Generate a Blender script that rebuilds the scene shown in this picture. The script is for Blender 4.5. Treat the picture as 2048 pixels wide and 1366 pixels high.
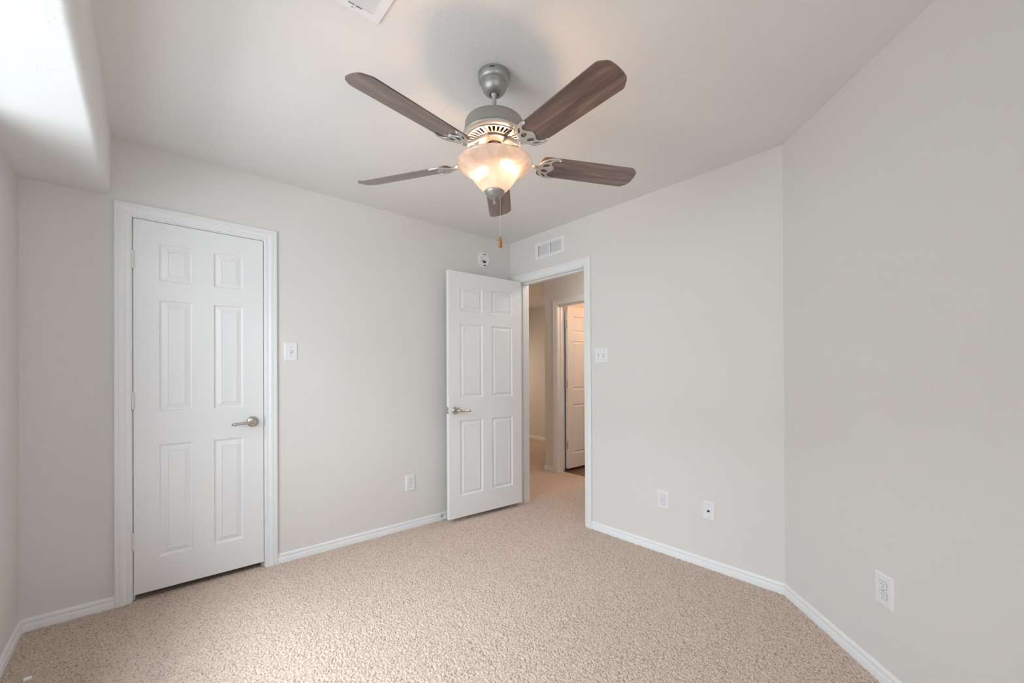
import bpy, bmesh, math, random
import numpy as np
from mathutils import Matrix, Vector

for o in list(bpy.data.objects):
    bpy.data.objects.remove(o, do_unlink=True)
random.seed(4)
C = bpy.context.scene.collection
S = bpy.context.scene
PI = math.pi

# ------------------------------------------------------------------ camera
cam = bpy.data.cameras.new('camera')
camo = bpy.data.objects.new('camera', cam)
C.objects.link(camo)
YAW, PITCH, ROLL = 0.8516, 0.0035, -0.0047
F0 = Vector((math.cos(YAW), math.sin(YAW), 0)); R0 = Vector((math.sin(YAW), -math.cos(YAW), 0)); U0 = Vector((0, 0, 1))
FW = F0 * math.cos(PITCH) + U0 * math.sin(PITCH)
U1 = U0 * math.cos(PITCH) - F0 * math.sin(PITCH)
RT = R0 * math.cos(ROLL) + U1 * math.sin(ROLL)
UP = U1 * math.cos(ROLL) - R0 * math.sin(ROLL)
m = Matrix.Identity(4)
for i in range(3):
    m[i][0] = RT[i]; m[i][1] = UP[i]; m[i][2] = -FW[i]
m[0][3], m[1][3], m[2][3] = 0.0, 0.0, 1.2
camo.matrix_world = m
cam.sensor_width = 36.0
cam.lens = 834.13 / 2048 * 36.0
cam.shift_y = 63.69 / 2048
cam.clip_start = 0.02
S.camera = camo

# ------------------------------------------------------------------ world, daylight, exposure
S.view_settings.view_transform = 'Standard'
S.view_settings.look = 'None'
S.view_settings.gamma = 1.0
S.view_settings.use_curve_mapping = False
S.view_settings.exposure = 0.03
S.cycles.use_denoising = True
S.cycles.max_bounces = 14
S.cycles.diffuse_bounces = 8
S.cycles.transparent_max_bounces = 12
S.cycles.caustics_reflective = False
S.cycles.caustics_refractive = False
S.cycles.sample_clamp_indirect = 6.0

W = bpy.data.worlds.new('daylight_sky')
S.world = W
W.use_nodes = True
bg = W.node_tree.nodes['Background']
sky = W.node_tree.nodes.new('ShaderNodeTexSky')
sky.sky_type = 'HOSEK_WILKIE'
W.node_tree.links.new(sky.outputs[0], bg.inputs[0])
bg.inputs[1].default_value = 0.6

def area_light(name, loc, rot, sx, sy, watt, col):
    l = bpy.data.lights.new(name, 'AREA'); l.shape = 'RECTANGLE'; l.size = sx; l.size_y = sy
    l.energy = watt; l.color = col
    o = bpy.data.objects.new(name, l); C.objects.link(o); o.location = loc; o.rotation_euler = rot
    return o
def point_light(name, loc, watt, col, r=0.08):
    l = bpy.data.lights.new(name, 'POINT'); l.energy = watt; l.color = col; l.shadow_soft_size = r
    o = bpy.data.objects.new(name, l); C.objects.link(o); o.location = loc
    return o
# daylight entering by the left wall's window, plus an added fill behind the camera
area_light('window_daylight', (-1.80, 0.70, 1.85), (0, -PI / 2, 0), 2.10, 3.60, 205, (0.88, 0.95, 1.0))
area_light('ground_bounce_daylight', (-2.20, 0.70, -0.25), (0, -math.radians(132), 0), 2.60, 3.40, 100, (0.86, 0.94, 1.0))
area_light('high_sky_daylight', (-2.60, 1.55, 3.95), (0, -math.radians(40), 0), 2.30, 2.80, 430, (0.80, 0.92, 1.0))
area_light('rear_fill_light', (0.12, -1.36, 1.45), (PI / 2, 0, 0), 0.90, 1.30, 21, (0.93, 0.97, 1.0))
# bathroom lamp, unseen area light at the hall end, added fill in the passage
point_light('bathroom_lamp_light', (4.55, 2.60, 2.15), 21, (1.0, 0.60, 0.36))
area_light('hall_end_light', (4.40, 6.42, 1.25), (-math.radians(66), 0, 0), 1.30, 1.30, 20, (1.0, 0.76, 0.55))
point_light('passage_fill_light', (3.25, 2.30, 2.34), 12.0, (1.0, 0.92, 0.84))
BULB_STRENGTH = 175.0
BULB_COLOUR = (1.0, 0.60, 0.36)

# ------------------------------------------------------------------ materials
def mat(name):
    ma = bpy.data.materials.new(name); ma.use_nodes = True
    nt = ma.node_tree; return ma, nt, nt.nodes['Principled BSDF']
def simple(name, col, rough=0.5, metal=0.0, spec=0.5):
    ma, nt, b = mat(name)
    b.inputs['Base Color'].default_value = (*col, 1); b.inputs['Roughness'].default_value = rough
    b.inputs['Metallic'].default_value = metal; b.inputs['Specular IOR Level'].default_value = spec
    return ma
def N(nt, t, **kw):
    n = nt.nodes.new(t)
    for k, v in kw.items():
        if k in n.inputs: n.inputs[k].default_value = v
        else: setattr(n, k, v)
    return n
def bumped(name, col, rough, scale, dist, strength=0.4, detail=3.0):
    ma, nt, b = mat(name)
    b.inputs['Base Color'].default_value = (*col, 1); b.inputs['Roughness'].default_value = rough
    b.inputs['Specular IOR Level'].default_value = 0.3
    g = N(nt, 'ShaderNodeNewGeometry')
    no = N(nt, 'ShaderNodeTexNoise', Scale=scale, Detail=detail)
    bu = N(nt, 'ShaderNodeBump', Strength=strength, Distance=dist)
    nt.links.new(g.outputs['Position'], no.inputs['Vector'])
    nt.links.new(no.outputs['Fac'], bu.inputs['Height'])
    nt.links.new(bu.outputs['Normal'], b.inputs['Normal'])
    return ma
M_wall = bumped('wall_paint', (0.72, 0.705, 0.685), 0.75, 160, 0.0012, 0.25)
M_hall = bumped('hall_wall_paint', (0.72, 0.705, 0.685), 0.75, 160, 0.0012, 0.25)
M_trim = simple('trim_paint', (0.80, 0.81, 0.82), 0.35)
M_door = bumped('door_paint', (0.80, 0.81, 0.82), 0.38, 220, 0.0004, 0.15)
M_plastic = simple('white_plastic', (0.80, 0.81, 0.83), 0.3)
M_dark = simple('dark_void', (0.012, 0.010, 0.010), 0.8)
M_duct = simple('duct_sheet', (0.30, 0.28, 0.26), 0.6, 0.0)
M_slot = simple('slot_dark', (0.22, 0.22, 0.22), 0.6)
M_screw = simple('painted_screw', (0.45, 0.45, 0.46), 0.4, 0.3)
M_nickel = simple('satin_nickel', (0.56, 0.52, 0.47), 0.27, 1.0)
M_pewter = simple('brushed_pewter', (0.38, 0.37, 0.35), 0.48, 0.8)
M_silver = simple('silver_bracket', (0.62, 0.60, 0.57), 0.38, 0.75)
M_steel = simple('bright_steel', (0.75, 0.75, 0.75), 0.2, 1.0)
M_rubber = simple('white_rubber', (0.85, 0.85, 0.84), 0.6)
M_chain = simple('chain_metal', (0.62, 0.58, 0.54), 0.35, 0.9)

def ceiling_material():
    ma, nt, b = mat('knockdown_ceiling')
    b.inputs['Base Color'].default_value = (0.76, 0.755, 0.74, 1); b.inputs['Roughness'].default_value = 0.85
    b.inputs['Specular IOR Level'].default_value = 0.2
    g = N(nt, 'ShaderNodeNewGeometry')
    n1 = N(nt, 'ShaderNodeTexNoise', Scale=34.0, Detail=4.0, Roughness=0.6)
    n2 = N(nt, 'ShaderNodeTexNoise', Scale=4.5, Detail=2.0)
    r1 = N(nt, 'ShaderNodeMapRange'); r1.inputs[1].default_value = 0.46; r1.inputs[2].default_value = 0.56
    r2 = N(nt, 'ShaderNodeMapRange'); r2.inputs[1].default_value = 0.40; r2.inputs[2].default_value = 0.62
    mu = N(nt, 'ShaderNodeMath', operation='MULTIPLY')
    bu = N(nt, 'ShaderNodeBump', Strength=0.24, Distance=0.0020)
    for n in (n1, n2): nt.links.new(g.outputs['Position'], n.inputs['Vector'])
    nt.links.new(n1.outputs['Fac'], r1.inputs[0]); nt.links.new(n2.outputs['Fac'], r2.inputs[0])
    nt.links.new(r1.outputs[0], mu.inputs[0]); nt.links.new(r2.outputs[0], mu.inputs[1])
    nt.links.new(mu.outputs[0], bu.inputs['Height']); nt.links.new(bu.outputs['Normal'], b.inputs['Normal'])
    return ma
M_ceil = ceiling_material()

def carpet_material():
    ma, nt, b = mat('beige_carpet')
    b.inputs['Roughness'].default_value = 1.0; b.inputs['Specular IOR Level'].default_value = 0.05
    g = N(nt, 'ShaderNodeNewGeometry')
    v = N(nt, 'ShaderNodeTexVoronoi', Scale=230.0)
    n = N(nt, 'ShaderNodeTexNoise', Scale=330.0, Detail=2.0)
    rp = N(nt, 'ShaderNodeValToRGB')
    e = rp.color_ramp.elements
    e[0].position = 0.0; e[0].color = (0.34, 0.235, 0.18, 1)
    e[1].position = 1.0; e[1].color = (0.73, 0.60, 0.520, 1)
    x = rp.color_ramp.elements.new(0.22); x.color = (0.63, 0.50, 0.425, 1)
    sx = N(nt, 'ShaderNodeSeparateColor')
    bu = N(nt, 'ShaderNodeBump', Strength=0.8, Distance=0.004)
    for k in (v, n): nt.links.new(g.outputs['Position'], k.inputs['Vector'])
    nt.links.new(v.outputs['Color'], sx.inputs[0]); nt.links.new(sx.outputs[0], rp.inputs[0])
    nt.links.new(rp.outputs[0], b.inputs['Base Color'])
    nt.links.new(n.outputs['Fac'], bu.inputs['Height']); nt.links.new(bu.outputs['Normal'], b.inputs['Normal'])
    return ma
M_carpet = carpet_material()

def tile_material():
    ma, nt, b = mat('brown_tile')
    b.inputs['Roughness'].default_value = 0.35
    g = N(nt, 'ShaderNodeNewGeometry')
    br = N(nt, 'ShaderNodeTexBrick', Scale=1.0); br.offset = 0.0
    br.inputs['Color1'].default_value = (0.16, 0.085, 0.05, 1); br.inputs['Color2'].default_value = (0.20, 0.11, 0.065, 1)
    br.inputs['Mortar'].default_value = (0.10, 0.06, 0.04, 1)
    br.inputs['Mortar Size'].default_value = 0.006; br.inputs['Brick Width'].default_value = 0.3; br.inputs['Row Height'].default_value = 0.3
    nt.links.new(g.outputs['Position'], br.inputs['Vector']); nt.links.new(br.outputs['Color'], b.inputs['Base Color'])
    return ma
M_tile = tile_material()

def walnut_material():
    ma, nt, b = mat('walnut_blade')
    b.inputs['Roughness'].default_value = 0.42; b.inputs['Specular IOR Level'].default_value = 0.8; b.inputs['Coat Weight'].default_value = 1.0; b.inputs['Coat Roughness'].default_value = 0.32
    tc = N(nt, 'ShaderNodeTexCoord')
    oi = N(nt, 'ShaderNodeObjectInfo')
    mp = N(nt, 'ShaderNodeMapping'); mp.inputs['Scale'].default_value = (1.6, 17.0, 17.0)
    ad = N(nt, 'ShaderNodeVectorMath', operation='ADD')
    n = N(nt, 'ShaderNodeTexNoise', Scale=1.6, Detail=5.0, Roughness=0.62, Distortion=1.1)
    n2 = N(nt, 'ShaderNodeTexNoise', Scale=14.0, Detail=3.0)
    mp2 = N(nt, 'ShaderNodeMapping'); mp2.inputs['Scale'].default_value = (1.0, 22.0, 22.0)
    rp = N(nt, 'ShaderNodeValToRGB'); e = rp.color_ramp.elements
    e[0].position = 0.32; e[0].color = (0.055, 0.026, 0.018, 1)
    e[1].position = 0.70; e[1].color = (0.34, 0.20, 0.150, 1)
    x = rp.color_ramp.elements.new(0.5); x.color = (0.165, 0.083, 0.058, 1)
    mx = N(nt, 'ShaderNodeMix', data_type='RGBA', blend_type='MULTIPLY'); mx.inputs[0].default_value = 0.35
    nt.links.new(tc.outputs['Object'], ad.inputs[0]); nt.links.new(oi.outputs['Random'], ad.inputs[1])
    nt.links.new(ad.outputs[0], mp.inputs[0]); nt.links.new(mp.outputs[0], n.inputs['Vector'])
    nt.links.new(ad.outputs[0], mp2.inputs[0]); nt.links.new(mp2.outputs[0], n2.inputs['Vector'])
    nt.links.new(n.outputs['Fac'], rp.inputs[0])
    nt.links.new(rp.outputs[0], mx.inputs[6]); nt.links.new(n2.outputs['Fac'], mx.inputs[7])
    nt.links.new(mx.outputs[2], b.inputs['Base Color'])
    return ma
M_walnut = walnut_material()

def pendant_material():
    ma, nt, b = mat('turned_wood')
    b.inputs['Base Color'].default_value = (0.36, 0.12, 0.04, 1); b.inputs['Roughness'].default_value = 0.4
    return ma
M_pendant = pendant_material()

def bowl_material():
    ma = bpy.data.materials.new('frosted_swirl_glass'); ma.use_nodes = True
    nt = ma.node_tree; nt.nodes.clear()
    out = N(nt, 'ShaderNodeOutputMaterial')
    tc = N(nt, 'ShaderNodeTexCoord')
    n = N(nt, 'ShaderNodeTexNoise', Scale=9.0, Detail=3.0, Distortion=2.6)
    rp = N(nt, 'ShaderNodeValToRGB'); e = rp.color_ramp.elements
    e[0].position = 0.35; e[0].color = (0.52, 0.51, 0.50, 1); e[1].position = 0.62; e[1].color = (0.64, 0.65, 0.68, 1)
    tr = N(nt, 'ShaderNodeBsdfTranslucent'); df = N(nt, 'ShaderNodeBsdfDiffuse')
    tp = N(nt, 'ShaderNodeBsdfTransparent'); tp.inputs[0].default_value = (1, 0.97, 0.93, 1)
    rf = N(nt, 'ShaderNodeBsdfRefraction', Roughness=0.13, IOR=1.15)
    gl = N(nt, 'ShaderNodeBsdfGlossy', Roughness=0.18)
    m1 = N(nt, 'ShaderNodeMixShader'); m1.inputs[0].default_value = 0.25
    m2 = N(nt, 'ShaderNodeMixShader'); m2.inputs[0].default_value = 0.065
    m3 = N(nt, 'ShaderNodeMixShader'); m3.inputs[0].default_value = 0.10
    m4 = N(nt, 'ShaderNodeMixShader'); m4.inputs[0].default_value = 0.05
    nt.links.new(tc.outputs['Object'], n.inputs['Vector']); nt.links.new(n.outputs['Fac'], rp.inputs[0])
    nt.links.new(rp.outputs[0], tr.inputs[0]); nt.links.new(rp.outputs[0], df.inputs[0])
    nt.links.new(tr.outputs[0], m1.inputs[1]); nt.links.new(df.outputs[0], m1.inputs[2])
    nt.links.new(m1.outputs[0], m2.inputs[1]); nt.links.new(tp.outputs[0], m2.inputs[2])
    nt.links.new(m2.outputs[0], m3.inputs[1]); nt.links.new(rf.outputs[0], m3.inputs[2])
    nt.links.new(m3.outputs[0], m4.inputs[1]); nt.links.new(gl.outputs[0], m4.inputs[2])
    nt.links.new(m4.outputs[0], out.inputs[0])
    return ma
M_bowl = bowl_material()
def bulb_material():
    ma = bpy.data.materials.new('lit_bulb'); ma.use_nodes = True
    nt = ma.node_tree; nt.nodes.clear()
    out = N(nt, 'ShaderNodeOutputMaterial'); em = N(nt, 'ShaderNodeEmission')
    em.inputs[0].default_value = (*BULB_COLOUR, 1); em.inputs[1].default_value = BULB_STRENGTH
    nt.links.new(em.outputs[0], out.inputs[0]); return ma
M_bulb = bulb_material()
def pane_material():
    ma = bpy.data.materials.new('window_glass'); ma.use_nodes = True
    nt = ma.node_tree; nt.nodes.clear()
    out = N(nt, 'ShaderNodeOutputMaterial'); a = N(nt, 'ShaderNodeBsdfTransparent'); g = N(nt, 'ShaderNodeBsdfGlossy', Roughness=0.02)
    mx = N(nt, 'ShaderNodeMixShader'); mx.inputs[0].default_value = 0.06
    nt.links.new(a.outputs[0], mx.inputs[1]); nt.links.new(g.outputs[0], mx.inputs[2]); nt.links.new(mx.outputs[0], out.inputs[0])
    return ma
M_pane = pane_material()

# ------------------------------------------------------------------ mesh helpers
class MB:
    def __init__(s): s.v = []; s.f = []
    def add(s, vs, fs):
        k = len(s.v); s.v += [tuple(p) for p in vs]; s.f += [tuple(i + k for i in q) for q in fs]; return s
    def box(s, x0, x1, y0, y1, z0, z1):
        return s.add([(x0, y0, z0), (x1, y0, z0), (x1, y1, z0), (x0, y1, z0), (x0, y0, z1), (x1, y0, z1), (x1, y1, z1), (x0, y1, z1)],
                     [(3, 2, 1, 0), (4, 5, 6, 7), (0, 1, 5, 4), (1, 2, 6, 5), (2, 3, 7, 6), (3, 0, 4, 7)])
    def lathe(s, prof, n=48, c=(0, 0, 0), M=None, caps=False):
        k = len(prof); vs = []
        for i in range(n):
            a = 2 * PI * i / n
            for r, z in prof:
                p = Vector((r * math.cos(a), r * math.sin(a), z))
                if M is not None: p = M @ p
                vs.append((p.x + c[0], p.y + c[1], p.z + c[2]))
        fs = [(i * k + j, ((i + 1) % n) * k + j, ((i + 1) % n) * k + j + 1, i * k + j + 1) for i in range(n) for j in range(k - 1)]
        if caps:
            fs.append(tuple(i * k for i in range(n))[::-1]); fs.append(tuple(i * k + k - 1 for i in range(n)))
        return s.add(vs, fs)
    def tube(s, pts, rad, n=10, caps=True):
        P = [Vector(p) for p in pts]; vs = []
        rr = rad if isinstance(rad, (list, tuple)) else [rad] * len(P)
        ref = Vector((0.13, 0.31, 0.94)); prev = None
        for i, p in enumerate(P):
            t = (P[min(i + 1, len(P) - 1)] - P[max(i - 1, 0)]).normalized()
            if prev is None:
                a = t.cross(ref)
                if a.length < 0.2: a = t.cross(Vector((1, 0, 0)))
            else:
                a = prev - t * prev.dot(t)
            a.normalize(); b = t.cross(a); prev = a
            r = rr[i]; rx, ry = r if isinstance(r, tuple) else (r, r)
            for j in range(n):
                an = 2 * PI * j / n; vs.append(p + a * math.cos(an) * rx + b * math.sin(an) * ry)
        L = len(P)
        fs = [(i * n + j, i * n + (j + 1) % n, (i + 1) * n + (j + 1) % n, (i + 1) * n + j) for i in range(L - 1) for j in range(n)]
        if caps: fs += [tuple(range(n))[::-1], tuple((L - 1) * n + j for j in range(n))]
        return s.add(vs, fs)
    def build(s, name, ma, parent=None, smooth=False, bevel=0.0, seg=2, auto=None):
        me = bpy.data.meshes.new(name); me.from_pydata(s.v, [], s.f)
        bm = bmesh.new(); bm.from_mesh(me); bmesh.ops.recalc_face_normals(bm, faces=bm.faces[:])
        if bevel: bmesh.ops.bevel(bm, geom=bm.edges[:], offset=bevel, segments=seg, affect='EDGES', profile=0.6)
        bm.to_mesh(me); bm.free()
        me.materials.append(ma)
        if smooth or auto is not None:
            me.polygons.foreach_set('use_smooth', [True] * len(me.polygons))
            if auto is not None: me.set_sharp_from_angle(angle=math.radians(auto))
        o = bpy.data.objects.new(name, me); C.objects.link(o)
        if parent is not None: o.parent = parent
        return o
def tag(o, label=None, cat=None, group=None, kind=None):
    if label: o['label'] = label
    if cat: o['category'] = cat
    if group: o['group'] = group
    if kind: o['kind'] = kind
    return o
def thing(name, label, cat, loc=(0, 0, 0), rz=0.0, group=None, kind=None):
    o = bpy.data.objects.new(name, None); C.objects.link(o); o.empty_display_size = 0.05
    o.location = loc; o.rotation_euler = (0, 0, rz)
    return tag(o, label, cat, group, kind)
def rounded(pts, r, k=5):
    """round the corners of a closed 2D outline"""
    out = []; n = len(pts)
    for i in range(n):
        p = Vector(pts[i]); a = Vector(pts[i - 1]) - p; b = Vector(pts[(i + 1) % n]) - p
        rr = r[i] if isinstance(r, (list, tuple)) else r
        d = min(rr, a.length * 0.49, b.length * 0.49)
        if d < 1e-6: out.append(tuple(p)); continue
        A = p + a.normalized() * d; B = p + b.normalized() * d
        for j in range(k + 1):
            t = j / k; out.append(tuple(A * (1 - t) ** 2 + p * 2 * t * (1 - t) + B * t ** 2))
    return out
def prism(outline, z0, z1):
    b = MB(); n = len(outline)
    b.add([(x, y, z0) for x, y in outline] + [(x, y, z1) for x, y in outline],
          [tuple(range(n))[::-1], tuple(range(n, 2 * n))] + [(i, (i + 1) % n, n + (i + 1) % n, n + i) for i in range(n)])
    return b
def flat_shape(name, loops, thick, bevel, ma, parent, res=2):
    """an outline with holes, given real thickness"""
    cu = bpy.data.curves.new(name, 'CURVE'); cu.dimensions = '2D'; cu.fill_mode = 'BOTH'
    cu.extrude = max(thick / 2 - bevel, 0.0001); cu.bevel_depth = bevel; cu.bevel_resolution = res; cu.offset = -bevel
    for lp in loops:
        sp = cu.splines.new('POLY'); sp.points.add(len(lp) - 1)
        for p, q in zip(sp.points, lp): p.co = (q[0], q[1], 0, 1)
        sp.use_cyclic_u = True
    t = bpy.data.objects.new(name, cu); C.objects.link(t)
    dg = bpy.context.evaluated_depsgraph_get()
    me = bpy.data.meshes.new_from_object(t.evaluated_get(dg))
    bpy.data.objects.remove(t, do_unlink=True); bpy.data.curves.remove(cu)
    me.name = name; me.materials.clear(); me.materials.append(ma)
    o = bpy.data.objects.new(name, me); C.objects.link(o)
    if parent is not None: o.parent = parent
    return o
def smooth_loop(pts, sub=4):
    """Catmull-Rom through a closed list of 2D points"""
    n = len(pts); out = []
    for i in range(n):
        p0, p1, p2, p3 = (Vector(pts[(i + k - 1) % n]) for k in range(4))
        for j in range(sub):
            t = j / sub
            out.append(tuple(0.5 * ((2 * p1) + (p2 - p0) * t + (2 * p0 - 5 * p1 + 4 * p2 - p3) * t * t + (3 * p1 - p0 - 3 * p2 + p3) * t ** 3)))
    return out

# ------------------------------------------------------------------ room measures (metres)
A = 3.008        # plane of the back wall (closet wall), faces -Y
B = 2.614        # plane of the doorway wall, faces -X
D = -0.453       # plane of the left window wall, faces +X
CEIL = 2.45
CX, CY = 2.614, 0.735      # corner of doorway wall and angled wall
FRONT = -1.20
SOF_X, SOF_Z = -0.139, 2.142

def wall(name, loc, rz, x0, x1, z0, z1, t, ma, holes=(), label=None, cat='wall'):
    """local x along the wall, y into the wall, z up"""
    xs = sorted({x0, x1, *[h[0] for h in holes], *[h[1] for h in holes]})
    zs = sorted({z0, z1, *[h[2] for h in holes], *[h[3] for h in holes]})
    solid = lambda i, k: 0 <= i < len(xs) - 1 and 0 <= k < len(zs) - 1 and not any(
        h[0] < (xs[i] + xs[i + 1]) / 2 < h[1] and h[2] < (zs[k] + zs[k + 1]) / 2 < h[3] for h in holes)
    b = MB(); idx = {}
    def V(i, k, s):
        if (i, k, s) not in idx:
            idx[(i, k, s)] = len(b.v); b.v.append((xs[i], t * s, zs[k]))
        return idx[(i, k, s)]
    for i in range(len(xs) - 1):
        for k in range(len(zs) - 1):
            if not solid(i, k): continue
            b.f.append((V(i, k, 0), V(i + 1, k, 0), V(i + 1, k + 1, 0), V(i, k + 1, 0)))
            b.f.append((V(i, k, 1), V(i, k + 1, 1), V(i + 1, k + 1, 1), V(i + 1, k, 1)))
            if not solid(i - 1, k): b.f.append((V(i, k, 0), V(i, k + 1, 0), V(i, k + 1, 1), V(i, k, 1)))
            if not solid(i + 1, k): b.f.append((V(i + 1, k, 0), V(i + 1, k, 1), V(i + 1, k + 1, 1), V(i + 1, k + 1, 0)))
            if not solid(i, k - 1): b.f.append((V(i, k, 0), V(i, k, 1), V(i + 1, k, 1), V(i + 1, k, 0)))
            if not solid(i, k + 1): b.f.append((V(i, k + 1, 0), V(i + 1, k + 1, 0), V(i + 1, k + 1, 1), V(i, k + 1, 1)))
    o = b.build(name, ma); o.location = loc; o.rotation_euler = (0, 0, rz)
    return tag(o, label, cat, kind='structure')
RZ_A, RZ_B, RZ_C, RZ_D, RZ_F = 0.0, -PI / 2, -3 * PI / 4, PI / 2, PI
ZB = -0.03
# closet opening and doorway opening
CL0, CL1, CLT = -0.0760, 0.5745, 2.0705
DW0, DW1, DWT = 2.0915, 2.8975, 2.0705      # in world Y
wall('wall_back', (0, A, 0), RZ_A, D - 0.12, B, ZB, CEIL, 0.12, M_wall, [(CL0, CL1, -1, CLT)],
     'off-white painted wall with the closet door in it')
# local x runs toward -Y on this wall
wall('wall_right', (B, 0, 0), RZ_B, -6.62, -0.60, ZB, CEIL, 0.12, M_wall, [(-DW1, -DW0, -1, DWT)],
     'off-white painted wall with the open doorway and wall vent')
LC = (CX - (-0.0)) ; 
wall('wall_angled', (CX, CY, 0), RZ_C, 0.0, 2.90, ZB, CEIL, 0.12, M_wall, [],
     'off-white painted diagonal wall at the right with one outlet')
wall('wall_left', (D, 0, 0), RZ_D, FRONT - 0.12, A + 0.12, ZB, CEIL, 0.12, M_wall, [(0.80, 2.30, 0.72, 2.12)],
     'off-white painted window wall at the left edge')
wall('wall_front', (0, FRONT, 0), RZ_F, -0.80, 0.573, ZB, CEIL, 0.12, M_wall, [(-0.57, 0.33, 0.80, 2.10)],
     'off-white painted wall behind the viewpoint')
# closet interior
wall('wall_closet', (0, 3.75, 0), 0, -0.45, 1.0, ZB, CEIL, 0.1, M_wall, [], 'back wall inside the closet')
wall('wall_closet_side', (-0.33, 0, 0), RZ_D, A + 0.12, 3.86, ZB, CEIL, 0.1, M_wall, [], 'left side wall inside the closet')
wall('wall_closet_end', (0.90, 0, 0), RZ_B, -3.86, -(A + 0.12), ZB, CEIL, 0.1, M_wall, [], 'right side wall inside the closet')
# hall beyond the doorway
HX, FX, HC = 3.80, 5.48, 3.705
wall('wall_hall', (HX, 0, 0), RZ_B, -HC, -0.9, ZB, CEIL, 0.12, M_hall, [(-3.502, -2.70, -1, 2.0705)],
     'hall wall with the bathroom doorway seen through the open door')
wall('wall_hall_return', (0, HC, 0), RZ_F, -FX, -(HX + 0.12), ZB, CEIL, 0.12, M_hall, [],
     'hall side of the wall behind the bathroom')
wall('wall_hall_far', (FX, 0, 0), RZ_B, -6.62, -0.78, ZB, CEIL, 0.12, M_hall, [], 'farthest beige wall seen through the doorway')
wall('wall_hall_end', (0, 6.50, 0), 0, B + 0.12, FX, ZB, CEIL, 0.12, M_hall, [], 'end wall of the hall space')
wall('wall_hall_near', (0, 0.90, 0), RZ_F, -FX, -(B + 0.12), ZB, CEIL, 0.12, M_hall, [], 'near end wall of the hall and bathroom')

c = MB(); c.box(D - 0.12, FX + 0.12, FRONT - 0.12, 6.62, CEIL, CEIL + 0.12)
tag(c.build('ceiling', M_ceil), 'white knockdown textured ceiling', 'ceiling', kind='structure')

# dropped soffit along the window wall, with bull-nosed lower edge
def soffit():
    r = 0.030; pr = [(D, CEIL), (D, SOF_Z)]
    for j in range(9):
        a = -PI / 2 + (PI / 2) * j / 8
        pr.append((SOF_X - r + r * math.cos(a), SOF_Z + r + r * math.sin(a)))
    pr.append((SOF_X, CEIL)); n = len(pr)
    b = MB()
    b.add([(x, FRONT, z) for x, z in pr] + [(x, A, z) for x, z in pr],
          [tuple(range(n)), tuple(range(n, 2 * n))[::-1]] + [(i, (i + 1) % n, n + (i + 1) % n, n + i) for i in range(n)])
    return tag(b.build('ceiling_soffit', M_ceil, auto=35), 'white dropped soffit over the window at the upper left', 'soffit', kind='structure')
soffit()

# ------------------------------------------------------------------ carpet with a real tufted pile where it is seen
def carpet():
    st = 0.0030
    x = np.arange(D, B + 0.13, st); y = np.arange(0.0, A + 0.02, st)
    X, Y = np.meshgrid(x, y, indexing='ij')
    rng = np.random.default_rng(11)
    def tufts(cell, seed):
        r = np.random.default_rng(seed)
        nx, ny = int((B - D + 0.4) / cell) + 6, int((A + 0.4) / cell) + 6
        jx, jy, jh = r.random((nx, ny)), r.random((nx, ny)), r.random((nx, ny))
        gx, gy = (X - D) / cell + 2, Y / cell + 2
        ix, iy = gx.astype(int), gy.astype(int)
        best = np.full(X.shape, 9.0); hh = np.zeros(X.shape)
        for a in (-1, 0, 1):
            for b_ in (-1, 0, 1):
                cx, cy = ix + a, iy + b_
                d = np.hypot(cx + jx[cx, cy] - gx, cy + jy[cx, cy] - gy)
                mk = d < best; best = np.where(mk, d, best); hh = np.where(mk, jh[cx, cy], hh)
        return best, hh
    d1, h1 = tufts(0.0078, 3)
    Z = 0.0010 - 0.0070 * np.clip(d1, 0, 1.0) ** 1.4 - 0.0055 * h1 ** 3
    # broad flattening of the pile (footprints, vacuum strokes)
    k = np.sin(X * 5.1 + 1.3 * np.sin(Y * 3.3)) * np.sin(Y * 4.3 + 0.7 * np.sin(X * 6.1))
    Z += 0.0015 * k + rng.normal(0, 0.0004, Z.shape)
    nx, ny = X.shape
    vid = np.arange(nx * ny).reshape(nx, ny)
    q = np.stack([vid[:-1, :-1], vid[1:, :-1], vid[1:, 1:], vid[:-1, 1:]], -1)
    depth = X * F0.x + Y * F0.y
    keep = (depth[:-1, :-1] > 1.35) & ~((X[:-1, :-1] - Y[:-1, :-1]) > (CX - CY) + 0.05)
    q = q[keep]
    used = np.unique(q); remap = -np.ones(nx * ny, dtype=np.int64); remap[used] = np.arange(len(used))
    V = np.stack([X.ravel(), Y.ravel(), Z.ravel()], -1)[used]
    q = remap[q]
    # flat carpet backing and the rest of the floor
    e = [(D - 0.12, FRONT - 0.12), (B + 0.12, FRONT - 0.12), (B + 0.12, A), (D - 0.12, A)]
    rest = [(-0.5, A), (1.05, A), (1.05, 3.80), (-0.5, 3.80)]
    hall = [(B + 0.11, 0.78), (FX + 0.12, 0.78), (FX + 0.12, 6.62), (B + 0.11, 6.62)]
    n0 = len(V); V2 = []
    for lp, z in ((e, -0.012), (rest, -0.006), (hall, -0.004)): V2 += [(p[0], p[1], z) for p in lp]
    V = np.concatenate([V, np.array(V2)])
    q = np.concatenate([q, np.arange(n0, n0 + 12).reshape(3, 4)])
    me = bpy.data.meshes.new('floor')
    me.vertices.add(len(V)); me.vertices.foreach_set('co', V.ravel().astype(np.float32))
    me.loops.add(q.size); me.loops.foreach_set('vertex_index', q.ravel().astype(np.int32))
    me.polygons.add(len(q)); me.polygons.foreach_set('loop_start', (np.arange(len(q)) * 4).astype(np.int32))
    me.polygons.foreach_set('use_smooth', np.ones(len(q), dtype=bool))
    me.update(calc_edges=True); me.validate()
    me.materials.append(M_carpet)
    o = bpy.data.objects.new('floor', me); C.objects.link(o)
    return tag(o, 'beige cut pile carpet over the whole floor', 'carpet', kind='structure')
carpet()
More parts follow.
